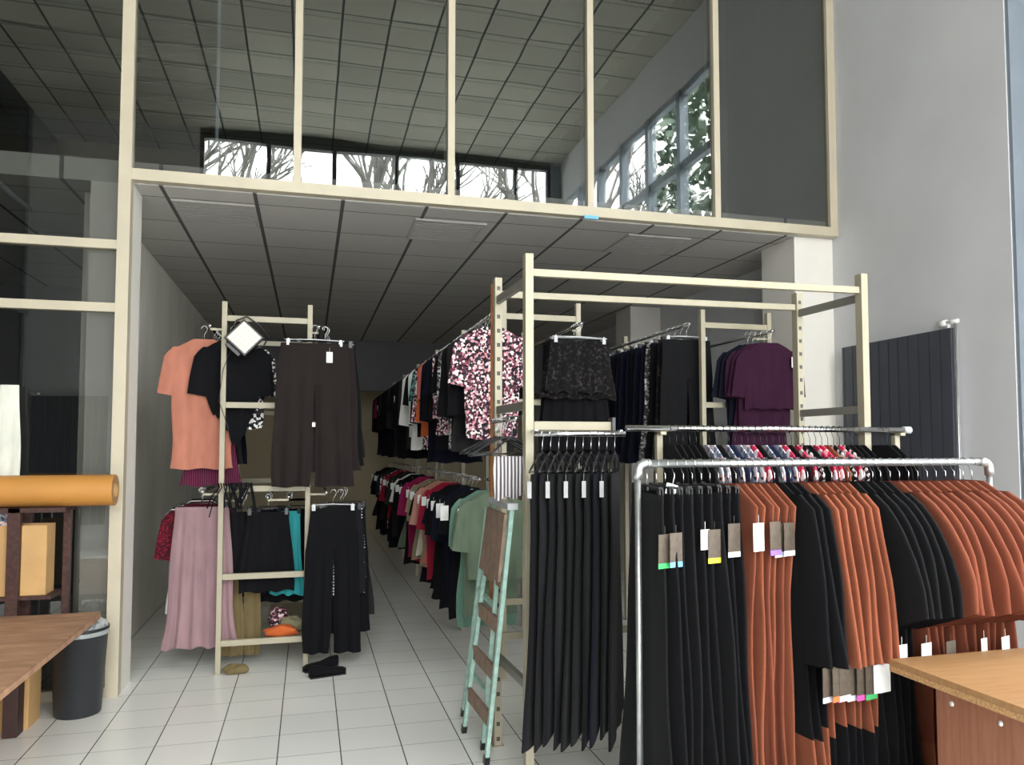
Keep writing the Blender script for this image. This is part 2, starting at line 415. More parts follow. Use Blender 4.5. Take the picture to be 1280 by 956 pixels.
# chrome rail on cream posts
YR = 3.305; ZR = 1.615
rail2 = thing('garment_rail', 'chrome garment rail on pale posts behind the galvanised pipe rail', 'garment rail', (2.2, YR, 0))
put(MB().tube([(1.42, YR, ZR), (2.96, YR, ZR)], .0145, 14), 'rail', M['chrome'], rail2)
put(MB().tube([(2.955, YR, ZR), (2.995, YR, ZR)], .0185, 14), 'end_cap', M['clear_plastic'], rail2)
for x in (1.60, 2.935):
    put(upright(MB(), x, YR + .035, 0, ZR - .012, .03, .03).box(x - .015, x + .015, YR - .02, YR + .05, ZR - .03, ZR - .015), 'post', M['cream'], rail2, .002)
    put(MB().bar((x, YR - .2, .02), (x, YR + .2, .02), .04, .03), 'foot', M['cream'], rail2, .002)

# galvanised pipe rail in front
YP = 2.75; ZP = 1.463
pipe = thing('pipe_rail', 'galvanised pipe clothes rail with elbow corners in front of the other racks', 'garment rail', (2.05, YP, 0))
XL, XE = 1.228, 2.905
put(MB().tube([(XL + .04, YP, ZP), (XE - .04, YP, ZP)], .0155, 16), 'rail', M['galv'], pipe)
for x, sx in ((XL, 1), (XE, -1)):
    put(MB().tube([(x + sx * .05, YP, ZP), (x + sx * .028, YP, ZP), (x + sx * .012, YP, ZP - .006), (x + sx * .003, YP, ZP - .018), (x, YP, ZP - .035), (x, YP, ZP - .06)], .019, 14), 'elbow', M['galv'], pipe)
    put(MB().tube([(x, YP, ZP - .05), (x, YP, .03)], .0125, 12), 'post', M['galv'], pipe)
    put(MB().tube([(x, YP - .24, .017), (x, YP + .24, .017)], .015, 12), 'foot', M['galv'], pipe)

def row_rack(label, x0, x1, ys, h, bars, rails):
    """frames of two uprights and crossbars at each y of ys; rails: (x, z, y0, y1) on arms from the nearer upright"""
    t = thing('clothes_rack', label, 'clothes rack', ((x0 + x1) / 2, ys[0], 0))
    for k, y in enumerate(ys):
        for x in (x0, x1):
            put(upright(MB(), x, y, 0, h, .034, .04).box(x - .022, x + .022, y - .03, y + .03, 0, .006), 'upright', M['cream'], t, .002)
        for z in bars:
            put(MB().bar((x0 + .017, y, z), (x1 - .017, y, z), .03, .04, (0, 0, 1)), 'crossbar', M['cream'], t, .002)
        for (x, z, y0, y1) in rails:
            xn = x0 if abs(x - x0) < abs(x - x1) else x1
            if y0 - .01 <= y <= y1 and abs(x - xn) > .035:
                put(MB().bar((xn + math.copysign(.017, x - xn), y, z - .02), (x, y, z - .02), .02, .014), 'rail_arm', M['cream'], t)
    for (x, z, y0, y1) in rails:
        put(MB().tube([(x, y0, z), (x, y1, z)], .0125, 12), 'rail', M['chrome'], t)
    return t
short = row_rack('short cream clothes rack by the stained wall, hung with the salmon tee', -.573, -.003, (5.6, 6.9), 2.53, (2.415, 1.815, 1.24, .645, .20),
         ((-.665, 2.355, 5.56, 6.95), (.055, 2.355, 5.42, 6.95), (-.69, 1.225, 5.56, 6.95), (.12, 1.215, 5.42, 6.95), (-.27, 1.18, 5.58, 6.95), (-.44, 1.18, 5.58, 6.95), (-.13, 1.18, 5.58, 6.95)))
put(MB().box(-.29, -.022, 5.63, 6.87, .185, .20), 'low_shelf', M['cream'], short)
row_rack('long cream clothes rack along the tiled aisle, hung on two levels', 1.262, 1.792, (5.0, 6.4, 7.8, 9.2, 10.6, 11.9), 2.52, (2.41, 1.83, .5),
         ((1.165, 2.40, 4.86, 11.95), (1.165, 1.30, 5.30, 11.95), (1.22, 1.30, 4.90, 5.28), (1.75, 2.35, 4.80, 6.5)))
row_rack('cream clothes rack before the pier, hung with navy trousers and purple tops', 2.746, 3.29, (5.0, 6.4, 8.2), 2.52, (2.41, 1.83, .5),
         ((2.665, 2.42, 5.03, 8.25), (3.16, 2.345, 4.74, 6.5)))

# ------------------------------------------------------------------ garments
FAB = {}
def F(n): return FAB[n]
for n, c in dict(black=(14, 14, 17), soft_black=(20, 20, 22), charcoal=(40, 39, 40), brown_black=(36, 30, 29), navy=(14, 16, 30), rust=(134, 76, 54), rust_deep=(120, 66, 48),
                 salmon=(172, 112, 94), burgundy=(92, 36, 60), mauve=(146, 118, 122), olive=(112, 98, 68), teal=(44, 132, 136), dark_teal=(46, 90, 100), sage=(98, 112, 94),
                 mint=(104, 138, 122), crimson=(140, 30, 50), coral=(190, 100, 94), peach=(186, 136, 120), cream_cloth=(214, 206, 188), white=(222, 220, 216), magenta=(132, 30, 72),
                 grey=(120, 120, 122), purple=(50, 22, 42), orange_knit=(196, 98, 52), denim=(44, 52, 82), pink=(214, 110, 150), khaki=(132, 128, 100)).items():
    FAB[n] = fabric(n + '_fabric', c)
FAB['floral'] = print_fabric('pink_floral_print', [(0, (40, 32, 38)), (.3, (196, 140, 150)), (.5, (226, 212, 210)), (.68, (112, 54, 74)), (.84, (64, 58, 66))], 75)
FAB['grey_print'] = print_fabric('grey_leaf_print', [(0, (50, 50, 52)), (.45, (150, 148, 146)), (.7, (86, 84, 84)), (.9, (206, 204, 200))], 70)
FAB['mono_print'] = print_fabric('black_white_print', [(0, (30, 30, 32)), (.5, (224, 222, 218)), (.8, (60, 60, 62))], 60)
FAB['red_floral'] = print_fabric('red_floral_print', [(0, (216, 60, 96)), (.4, (238, 222, 220)), (.62, (190, 40, 70)), (.85, (60, 70, 80))], 42)
FAB['pale_floral'] = print_fabric('pale_floral_print', [(0, (196, 198, 206)), (.35, (120, 130, 150)), (.6, (226, 190, 184)), (.85, (70, 72, 86))], 50)
FAB['teal_print'] = print_fabric('teal_print', [(0, (40, 84, 84)), (.5, (90, 140, 134)), (.8, (28, 40, 46))], 60)
FAB['dots'] = print_fabric('white_dotted_black', [(0, (228, 228, 226)), (.34, (26, 26, 28))], 48, 'dots')
FAB['stripes'] = print_fabric('grey_white_stripes', [(0, (216, 212, 212)), (.5, (92, 84, 90))], 14, 'stripes')
FAB['ribbed'] = print_fabric('ribbed_burgundy', [(0, (62, 22, 42)), (.45, (104, 44, 70))], 22, 'stripes')
FAB['lace'] = print_fabric('red_lace', [(0, (60, 20, 30)), (.55, (120, 24, 40))], 90, 'noise')
FAB['shimmer'] = print_fabric('shimmering_black', [(0, (18, 17, 18)), (.52, (34, 31, 31)), (.62, (58, 53, 51))], 44, 'noise')

def lerp_prof(prof, t):
    for a, b in zip(prof, prof[1:]):
        if t <= b[0] + 1e-9 or b is prof[-1]:
            u = 0 if b[0] == a[0] else min(1, max(0, (t - a[0]) / (b[0] - a[0])))
            return [p + (q - p) * u for p, q in zip(a, b)]
def cloth(prof, seed=0, nf=3.5, amp=.006, n=40, m=16, wav=0., tilt=0., vee=0.):
    """a hanging tube of cloth. prof rows: (depth below rail, centre x, half width, half thickness, fold share)"""
    r = random.Random(seed); ph = r.uniform(0, 6.28); ph2 = r.uniform(0, 6.28); k2 = r.uniform(.7, 1.3)
    n = max(n, int(20 * nf)); z0, z1 = prof[0][0], prof[-1][0]; v, f = [], []
    for j in range(m + 1):
        z = z0 + (z1 - z0) * j / m; d, xc, hw, th, fo = lerp_prof(prof, z)
        for i in range(n):
            t = 2 * PI * i / n; c, s = math.cos(t), math.sin(t)
            u = math.copysign(abs(c) ** .8, c); x = xc + hw * u
            edge = (1 - abs(u) ** 3)
            fold = math.sin(nf * PI * u + ph + .5 * math.sin(2.2 * z + ph2)) * .7 + math.sin(nf * 1.9 * PI * u * k2 + ph2) * .3
            y = th * math.copysign(abs(s) ** .7, s) + amp * fo * fold * (.35 + .65 * edge)
            x += (.016 * math.sin(4.3 * z + ph) + .010 * math.sin(9 * z + ph2)) * fo * u * abs(u); y += .35 * amp * fo * math.sin(3.1 * z + ph2 + 1.5 * u)
            zz = -z
            if j == m: zz += wav * math.sin(2 * nf * u + ph) + tilt * (x - xc)
            elif tilt: zz += tilt * (x - xc) * (j / m) ** 2
            if vee: zz -= vee * max(0, 1 - abs(u * .8 - .2) * 1.4) * (j / m) ** 3 + .012 * math.sin(17 * u + ph) * (j == m)
            v.append((x, y, zz))
    for j in range(m):
        for i in range(n): f.append((j * n + i, (j + 1) * n + i, (j + 1) * n + (i + 1) % n, j * n + (i + 1) % n))
    return MB().add(v, f, True)

CACHE = {}
def cached(key, make, name, mat):
    k = (key, mat.name)
    if k not in CACHE: CACHE[k] = make().mesh(name, mat)
    return CACHE[k]
def child(name, me, parent, loc=(0, 0, 0), rot=(0, 0, 0)):
    o = bpy.data.objects.new(name, me); COL.objects.link(o); o.parent = parent; o.location = loc; o.rotation_euler = rot; return o

# hangers: hook round the rail at the origin, arms below
def hook_mb(r_rail):
    R0 = r_rail + .006; pts = []
    cz = r_rail - R0 + .0028
    for k in range(12):
        a = R(200 - 200 * k / 11 - 20 + 20); pts.append((R0 * math.cos(a) , 0, cz + R0 * math.sin(a)))
    pts += [(R0 * .96, 0, cz - .012), (R0 * .5, 0, cz - .028), (0, 0, cz - .038), (0, 0, -.085)]
    return MB().tube(pts, .0016, 6)
def arms_mb(w=.2):
    mb = MB()
    pts = [(-w, 0, -.168), (-w * .85, 0, -.150), (-w * .4, 0, -.108), (0, 0, -.084), (w * .4, 0, -.108), (w * .85, 0, -.150), (w, 0, -.168)]
    mb.tube(pts, [.0042, .005, .0055, .006, .0055, .005, .0042], 6)
    mb.tube([(-w * .97, 0, -.166), (w * .97, 0, -.166)], .0032, 6); return mb
def clipbar_mb(w=.17):
    return MB().tube([(-w, 0, -.090), (0, 0, -.084), (w, 0, -.090)], .0045, 6)
def clip_mb(): return MB().box(-.012, .012, -.0085, -.0035, -.03, .012).box(-.012, .012, .0035, .0085, -.03, .012).box(-.006, .006, -.0085, .0085, .012, .018)
def hanger(x, y, z, rz, r_rail, mat, label, group, kind='arms', w=.13, sway=0., hm='chrome'):
    t = thing('coat_hanger', label, 'hanger', (x, y, z), rz, group); t.rotation_euler[1] = sway
    if kind == 'arms': child('hanger_arms', cached(('arms', w), lambda: arms_mb(w), 'hanger_arms', mat), t)
    else:
        child('hanger_bar', cached(('bar', w), lambda: clipbar_mb(w), 'hanger_bar', mat), t)
        for s in (-1, 1): child('clip', cached('clip', clip_mb, 'clip', mat), t, (s * w * .88, 0, -.0985))
    child('hook', cached(('hook', r_rail), lambda: hook_mb(r_rail), 'hook', M[hm]), t)
    return t

TH = .011
def prof_top(L, shoulder=.205, waist=.185, hem=.2, th=TH):
    return [(.078, 0, .07, th * .8, 0), (.092, 0, .105, th, .05), (.158, 0, shoulder, th, .1), (.30, 0, shoulder - .012, th, .4), (.30 + (L - .3) * .4, 0, waist, th, .7), (L, 0, hem, th, 1)]
def prof_dress(L, shoulder=.19, waist=.15, hem=.20, th=TH):
    return [(.080, 0, .06, th * .8, 0), (.095, 0, .10, th, .05), (.158, 0, shoulder, th, .1), (.30, 0, shoulder - .02, th, .4), (.50, 0, waist, th, .6), (L, 0, hem, th * 1.1, 1)]
def prof_strap(L, top=.14, hem=.21, th=TH):
    return [(.176, 0, top * .92, th * .8, 0), (.24, 0, top, th, .3), (.42, 0, top * .92, th, .5), (L, 0, hem, th * 1.15, 1)]
def prof_skirt(L, top=.16, hem=.26, th=TH):
    return [(.112, 0, top, th * .9, 0), (.15, 0, top, th, .15), (L, 0, hem, th * 1.1, 1)]

def make_tag(parent, loc, kind, rz=0., rx=0.):
    """kind: white / long / a tab colour for a taupe card with a coloured tab"""
    if kind in ('white', 'long', 'slim'):
        hh = {'white': .075, 'long': .105, 'slim': .07}[kind]; hw = {'white': .021, 'long': .03, 'slim': .009}[kind]
        return child('price_tag', cached(('tag', kind), lambda: MB().box(-hw, hw, -.0006, .0006, -hh, 0).box(-.0006, .0006, -.0006, .0006, 0, .03), 'price_tag', M['tag_grey' if kind == 'slim' else 'tag_white']), parent, loc, (rx, 0, rz))
    c = child('swing_tag', cached('card', lambda: MB().box(-.030, .030, -.001, .001, -.105, 0).box(-.0006, .0006, -.0006, .0006, 0, .03), 'swing_tag', M['tag_kraft']), parent, loc, (rx, 0, rz))
    c2 = child('coloured_tab', cached(('tab', kind), lambda: MB().box(-.030, .030, -.0016, .0016, -.125, -.1055), 'coloured_tab', M['tag_' + kind]), c)
    c2['label'] = kind.replace('silver', 'pale') + ' tab at the foot of the tag'
    return c

def garment(kind, mat, x, y, z, rz, label, cat, group=None, v=0, L=None, amp=.005, mat2=None, name=None, th=TH, nf=3.5, sway=0., **kw):
    key = (kind, v, L, round(amp, 4), round(th, 4), nf, tuple(sorted((k, str(q)) for k, q in kw.items())))
    nm = name or {'tee': 'blouse', 'dress': 'dress', 'maxi': 'maxi_dress', 'skirt': 'skirt', 'trousers': 'trousers', 'cape': 'dress', 'sleeved': 'blouse'}[kind]
    t = thing(nm, label, cat, (x, y, z), rz, group); t.rotation_euler[1] = sway
    def C(part, sub, fn, m=mat): return child(part, cached((key, sub), fn, part, m), t)
    sd = v * 17 + 3
    if kind in ('tee', 'sleeved'):
        L = L or .72
        ve = kw.pop('vee', 0)
        C('body', 0, lambda: cloth(prof_top(L, th=th, **kw), sd, nf, amp, wav=.006, vee=ve))
        sl = .47 if kind == 'tee' else .66
        for s in (-1, 1):
            C('sleeve', s, lambda s=s: cloth([(.135, s * .172, .026, th * .8, 0), (.19, s * .205, .044, th * .8, .2), (sl, s * (.228 if kind == 'tee' else .216), .060 if kind == 'tee' else .05, th * .9, .8)], sd + s, 1.3, amp * .8, 22, 10, tilt=s * .18))
    elif kind == 'dress':
        L = L or 1.2; slv = kw.pop('sleeves', True)
        C('bodice', 0, lambda: cloth(prof_dress(L, th=th, **kw), sd, nf, amp, wav=.008))
        for s in (-1, 1) if slv else ():
            C('sleeve', s, lambda s=s: cloth([(.135, s * .165, .026, th * .8, 0), (.19, s * .195, .042, th * .8, .2), (.40, s * .222, .058, th * .9, .8)], sd + s, 1.3, amp * .8, 20, 8, tilt=s * .2))
    elif kind == 'maxi':
        L = L or 1.25
        C('skirt', 0, lambda: cloth(prof_strap(L, th=th, **kw), sd, nf, amp, m=20, wav=.01))
        for s in (-1, 1):
            C('strap', s, lambda s=s: MB().tube([(s * .075, -.006, -.185), (s * .078, -.0105, -.13), (s * .078, -.0092, -.096), (s * .078, .0092, -.096), (s * .078, .0105, -.13), (s * .075, .006, -.185)], .0028, 6))
    elif kind == 'skirt':
        L = L or .75
        C('skirt_body', 0, lambda: cloth(prof_skirt(L, th=th, **kw), sd, nf, amp, wav=.008))
        C('waistband', 1, lambda: cloth([(.1095, 0, kw.get('top', .16) + .002, th * .95 + .0015, 0), (.142, 0, kw.get('top', .16) + .003, th + .0022, 0)], sd, 1, 0, 40, 2))
    elif kind == 'trousers':
        L = L or 1.0; top = kw.get('top', .18); lw = kw.get('leg', .13)
        C('seat', 0, lambda: cloth([(.112, 0, top, th * .9, 0), (.40, 0, lw * 2 * .92, th, .3)], sd, nf, amp * .5, m=6))
        for s in (-1, 1):
            C('trouser_leg', s, lambda s=s: cloth([(.39, s * lw * .92, lw * .93, th * .95, .2), (L * .7, s * lw * 1.02, lw * .95, th, .7), (L, s * lw * 1.08, lw * 1.05, th * 1.05, 1)], sd + s, 2.2, amp, 28, 12, wav=.004))
    elif kind == 'cape':
        # long dress with loose sleeves and a hem panel of the other colour
        L = L or 1.2; Lh = kw.get('hem_from', .95); sty = kw.get('sleeve', 'long')
        C('dress_body', 0, lambda: cloth([(.080, 0, .06, th * .8, 0), (.095, 0, .10, th, .05), (.158, 0, .19, th, .1), (.34, 0, .16, th, .5), (Lh, 0, .2, th, .9)], sd, nf, amp))
        o = C('hem_panel', 5, lambda: cloth([(Lh - .004, 0, .201, th * 1.03, .9), (L, 0, .215, th * 1.1, 1)], sd, nf, amp, m=8, wav=.006), mat2)
        o['label'] = 'hem panel in the contrasting colour'
        for s in (-1, 1):
            if sty == 'long':
                pr = [(.118, s * .135, .03, th * .8, 0), (.17, s * .185, .055, th * .85, .1), (.45, s * .225, .075, th * .9, .5), (.745, s * .245, .092, th, 1)] if s < 0 else [(.118, .13, .03, th * .8, 0), (.17, .175, .045, th * .85, .1), (.45, .2, .045, th * .9, .5), (.745, .205, .04, th, 1)]; ti = s * .12
            elif s < 0:
                pr = [(.118, s * .14, .032, th * .8, 0), (.17, s * .20, .064, th * .85, .1), (.25, s * .25, .082, th * .9, .3), (.35, s * .285, .098, th * .95, .6), (.46, s * .305, .108, th, .9), (.60, s * .315, .116, th, 1)]; ti = s * .42
            else:
                pr = [(.118, s * .135, .03, th * .8, 0), (.17, s * .185, .05, th * .85, .1), (.34, s * .2, .045, th * .9, .5), (.60, s * .205, .04, th, 1)]; ti = s * .1
            C('sleeve', s, lambda pr=pr, ti=ti: cloth(pr, sd + s, 1.4, amp * .7, 24, 12, tilt=ti))
    return t

ORD = ['first', 'second', 'third', 'fourth', 'fifth', 'sixth', 'seventh', 'eighth', 'ninth', 'tenth', 'eleventh', 'twelfth', 'thirteenth', 'fourteenth', 'fifteenth', 'sixteenth', 'seventeenth',
       'eighteenth', 'nineteenth', 'twentieth', 'twenty-first', 'twenty-second', 'twenty-third', 'twenty-fourth', 'twenty-fifth', 'twenty-sixth', 'twenty-seventh', 'twenty-eighth', 'twenty-ninth', 'thirtieth',
       'thirty-first', 'thirty-second', 'thirty-third', 'thirty-fourth', 'thirty-fifth', 'thirty-sixth', 'thirty-seventh', 'thirty-eighth', 'thirty-ninth', 'fortieth', 'forty-first', 'forty-second']

# --- the pipe rail in front: five blocks of colour
blocks = [('skirt', 'black', None, 9, 1.268, .0385, 'plain long black skirt', 'long black skirts on the pipe rail', {}),
          ('dress', 'rust', None, 6, 1.618, .034, 'narrow sleeveless rust dress', 'long rust dresses on the pipe rail', {}),
          ('cape', 'black', 'rust', 3, 1.828, .037, 'black dress with rust hem panel', 'black and rust dresses on the pipe rail', {'sleeve': 'long'}),
          ('cape', 'rust', 'black', 6, 1.945, .038, 'rust dress with black hem panel', 'rust and black dresses on the pipe rail', {'sleeve': 'long'}),
          ('cape', 'soft_black', 'black', 5, 2.178, .040, 'black dress with wide flared sleeves', 'black flared-sleeve dresses on the pipe rail', {'sleeve': 'bell'}),
          ('cape', 'rust_deep', 'rust', 10, 2.385, .0475, 'rust dress with wide flared sleeves', 'rust flared-sleeve dresses on the pipe rail', {'sleeve': 'bell'})]
for bi, (kind, c1, c2, cnt, xs, dx, desc, grp, kw) in enumerate(blocks):
    for k in range(cnt):
        x = xs + dx * k; rz = R(90) + R(3.5 * math.sin(x * 5))
        th = dx * rng.uniform(.33, .38); amp = dx * rng.uniform(.09, .13); ln = rng.uniform(-.035, .035); sw = R(rng.uniform(-2.2, 2.2))
        o_ = ORD[k] + ' ' + desc + ' on the pipe rail, from its elbow end'
        if kind == 'cape': amp *= .6; th *= .9; sw *= .5
        if kind == 'skirt':
            g = garment('skirt', F('black' if k % 3 else 'soft_black'), x, YP, ZP, rz, o_, 'skirt', grp, v=k, L=1.36 + ln, amp=amp, th=th, top=.135, hem=.245, sway=sw, nf=2.6)
        elif kind == 'dress':
            g = garment('dress', F('rust' if k % 2 else 'rust_deep'), x, YP, ZP, rz, o_, 'dress', grp, v=k + 20, L=1.38 + ln, amp=amp, th=th, shoulder=.185, waist=.15, hem=.155, sleeves=False, sway=sw)
        else:
            g = garment('cape', F(c1), x, YP, ZP, rz, o_, 'dress', grp, v=k + bi * 30, L=1.30 + ln, amp=amp, th=th, mat2=F(c2), hem_from=1.02 + ln * .8 if kw['sleeve'] == 'long' else 1.1, sway=sw, **kw)
        if bi == 0 and k == 2: make_tag(g, (-.06, 0, -.075), 'long', R(-75), R(0)).rotation_euler[1] = R(14)
        if bi == 0 and k in (0, 1): make_tag(g, (-.155, 0, -.25), ['green', 'blue'][k], R(-75))
        if bi == 0 and k in (4, 5): make_tag(g, (-.155, 0, -.24), ['white', 'yellow'][k - 4], R(-80))
        if bi == 0 and k == 7: make_tag(g, (-.16, 0, -.22), 'silver', R(-80))
        if bi == 1 and k in (0, 2, 3, 4): make_tag(g, (-.19, 0, -.22), ['long', None, 'purple', 'silver', 'silver'][k], R(-75))
        if bi == 2: make_tag(g, (-.30, 0, -.735), ['silver', 'orange', 'silver'][k], R(-75))
        if bi == 3: make_tag(g, (-.255, 0, -.755), ['pink', 'silver', 'pink', 'green', 'long', 'long'][k], R(-75))
        if bi == 4 and k in (1, 4): make_tag(g, (-.25, 0, -.69), 'long', R(-75))
        if bi == 5 and k in (1, 4, 6): make_tag(g, (-.25, 0, -.69), ['silver', 'white', 'long'][(1, 4, 6).index(k)], R(-75))
        hanger(x, YP, ZP, rz, .0155, M['black_plastic'], 'black hanger holding the ' + ORD[k] + ' ' + desc + ' of the pipe rail', 'hangers on the pipe rail', 'clip' if kind == 'skirt' else 'arms', {0: .13, 1: .13}.get(bi, .09), sway=sw)

# --- black maxi dresses on the pipe of the shelving bay
for k in range(10):
    x = 1.008 + .0385 * k; rz = R(90) - R(33 - 5 * k / 9)
    g = garment('maxi', F(['black', 'soft_black', 'black', 'navy'][k % 4] if k > 6 else ['black', 'soft_black'][k % 2]), x, YD, 1.588, rz,
                ORD[k] + ' sleeveless maxi dress from the cream front upright, on the bay pipe', 'dress', 'maxi dresses in the shelving bay', v=k, L=1.29 + .02 * math.sin(k * 2.3), amp=.0042, th=.0108, top=.185, hem=.29, nf=2.6)
    if k % 2 == 0: make_tag(g, (-.20, 0, -.206), 'slim', R(-70), 0)
    hanger(x, YD, 1.588, rz, .0125, M['black_plastic'], 'black hanger holding the ' + ORD[k] + ' maxi dress from the cream front upright', 'hangers on the bay pipe', w=.2)

# --- the chrome rail behind: blouses and dresses, several of them flowered
cols = ['black', 'soft_black', 'black', 'black', 'soft_black', 'pale_floral', 'pale_floral', 'black', 'pale_floral', 'denim', 'pale_floral', 'pale_floral', 'red_floral', 'black', 'pale_floral', 'denim', 'pale_floral', 'red_floral', 'black', 'red_floral', 'mono_print', 'black', 'red_floral', 'red_floral', 'rust', 'mono_print', 'red_floral', 'mono_print', 'black', 'soft_black', 'black', 'black', 'soft_black']
names = {'black': 'black', 'soft_black': 'faded black', 'pale_floral': 'pale flowered', 'denim': 'dark blue', 'red_floral': 'red and white flowered', 'mono_print': 'black and white printed', 'rust': 'rust'}
cc = {}
for k, c in enumerate(cols):
    x = 1.64 + .0345 * k; rz = R(90) - R(9); x += .11 if x > 2.70 else 0; j = cc[c] = cc.get(c, -1) + 1
    garment('tee', F(c), x, YR, ZR, rz, ORD[j] + ' ' + names[c] + ' blouse from the pale post on the chrome rail', 'blouse', 'blouses on the chrome rail', v=k % 3, L=.78, amp=.003, th=.0105)
    hanger(x, YR, ZR, rz, .0145, M['black_plastic'], 'black hanger holding the ' + ORD[j] + ' ' + names[c] + ' blouse on the chrome rail', 'hangers on the chrome rail', hm='black_plastic')

# --- the long aisle rack, upper and lower levels
XA = 1.165
def row(cols, z, y0, near, step, far_step, L_of, kind_of, names, level, rr=.0125):
    cnt = {}
    y = y0
    for k, c in enumerate(cols):
        for fy in (5.0, 6.4, 7.8, 9.2, 10.6):
            if abs(y - fy) < .06: y = fy + .065
        j = cnt[c] = cnt.get(c, -1) + 1
        rz = R(5 * math.sin(k * 1.7)); kind = kind_of(k, c); L = L_of(k, c)
        lab = ORD[j] + ' ' + names.get(c, c.replace('_', ' ')) + ' ' + {'tee': 'blouse', 'sleeved': 'long-sleeved top', 'dress': 'dress', 'maxi': 'sleeveless dress'}[kind] + ' into the aisle on the ' + level + ' level'
        xa = XA + (.055 if level == 'lower' and k < 3 else 0)
        g = garment(kind, F(c), xa, y, z, rz, lab, {'tee': 'blouse', 'sleeved': 'blouse', 'dress': 'dress', 'maxi': 'dress'}[kind], level + ' level clothes of the aisle rack', v=k % 5, L=L, amp=.009, th=.013)
        if level == 'lower' and k % 2: make_tag(g, (-.225, -.022, -.19), 'long' if k in (3, 5) else 'white', R(12))
        if level == 'upper' and k % 9 == 5: make_tag(g, (-.225, -.022, -.3), 'white', R(12))
        hanger(xa, y, z, rz, rr, M['black_plastic'] if k % 4 else M['clear_plastic'], ('black' if k % 4 else 'milky') + ' hanger of the ' + lab.replace(' into the aisle', ''), level + ' level hangers of the aisle rack')
        y += step if k < near else far_step
up = ['floral', 'black', 'charcoal', 'black', 'soft_black', 'grey_print', 'black', 'floral', 'black', 'navy', 'black', 'navy', 'coral', 'orange_knit', 'floral', 'teal_print', 'black', 'white', 'black', 'white', 'charcoal', 'black', 'navy', 'black', 'black', 'charcoal', 'navy', 'black', 'black', 'black', 'charcoal', 'navy', 'black', 'magenta', 'black', 'charcoal']  # farther in mostly dark cloth, its colour standing in for the aisle's shade
nm = {'floral': 'pink flowered', 'grey_print': 'grey leaf-printed', 'orange_knit': 'orange knitted', 'teal_print': 'teal printed', 'cream_cloth': 'cream', 'soft_black': 'faded black', 'mono_print': 'black and white printed'}
row(up, 2.40, 4.93, 16, .13, .22, lambda k, c: .82 if k == 0 else (1.0 if c in ('black', 'navy', 'charcoal') and k > 3 and k % 2 else .66 + .12 * (k % 3)), lambda k, c: ['tee', 'sleeved', 'sleeved'][k % 3] if k else 'tee', nm, 'upper')
lo = ['sage', 'sage', 'mint', 'black', 'navy', 'navy', 'black', 'black', 'black', 'navy', 'black', 'crimson', 'coral', 'khaki', 'peach', 'black', 'cream_cloth', 'khaki', 'peach', 'crimson', 'magenta', 'black', 'sage', 'black', 'white', 'black', 'charcoal', 'black', 'black', 'crimson', 'floral', 'black', 'charcoal', 'navy', 'black', 'black', 'black', 'charcoal']  # deep end kept to dark colours with few accents, to imitate dim light
row(lo, 1.30, 4.95, 18, .125, .22, lambda k, c: [.66, .92, 1.02][k] if k < 3 else ((.99 - .05 * (k % 3)) if c in ('black', 'navy', 'magenta') else .76 + .04 * (k % 4)), lambda k, c: 'tee' if k < 2 else ['dress', 'maxi', 'tee'][k % 3], nm, 'lower')

# shimmering skirts on the near end of the aisle rack
for k in range(4):
    y = 4.84 + .04 * k
    garment('skirt', F('shimmer' if k < 2 else 'black'), 1.75, y, 2.35, R(4 - 3 * k), ['shimmering black tiered skirt facing the hall, foremost on the aisle rack', 'shimmering black skirt directly behind the foremost tiered one', 'longer plain black skirt behind the shimmering pair', 'long black skirt at the back of the shimmering group'][k],
            'skirt', 'black skirts on the end of the aisle rack', v=k, L=[.46, .5, .85, .92][k], amp=.013, th=.007, nf=6, top=.215, hem=[.25, .26, .24, .24][k])
    hanger(1.75, y, 2.35, R(4 - 3 * k), .0125, M['clear_plastic'] if k < 2 else M['black_plastic'], 'clip hanger holding the ' + ['foremost shimmering skirt', 'second shimmering skirt', 'plain black skirt', 'rearmost black skirt'][k] + ' of the aisle rack end', 'skirt hangers on the aisle rack end', 'clip', .2)

# navy and black trousers on the pier rack
for k in range(22):
    y = 5.08 + .095 * k if k < 13 else 6.47 + .19 * (k - 13); y += .08 if abs(y - 8.2) < .06 else 0; c = ['soft_black', 'shimmer', 'black', 'grey_print', 'navy', 'navy', 'black', 'navy'][k % 8] if k < 8 else ['navy', 'black', 'navy'][k % 3]
    nme = {'soft_black': 'faded black', 'shimmer': 'shimmering black', 'grey_print': 'grey printed'}.get(c, c)
    garment('trousers', F(c), 2.665, y, 2.42, R(6 * math.sin(k * 2.1)), ORD[k] + ' pair of trousers from the hall on the pier rack, ' + nme, 'trousers', 'trousers on the pier rack', v=k % 4, L=1.02, amp=.008, th=.014, top=.19, leg=.112)
    hanger(2.665, y, 2.42, R(6 * math.sin(k * 2.1)), .0125, M['black_plastic'] if k % 3 else M['clear_plastic'], 'clip hanger holding the ' + ORD[k] + ' pair of trousers of the pier rack', 'trouser hangers on the pier rack', 'clip', .17)
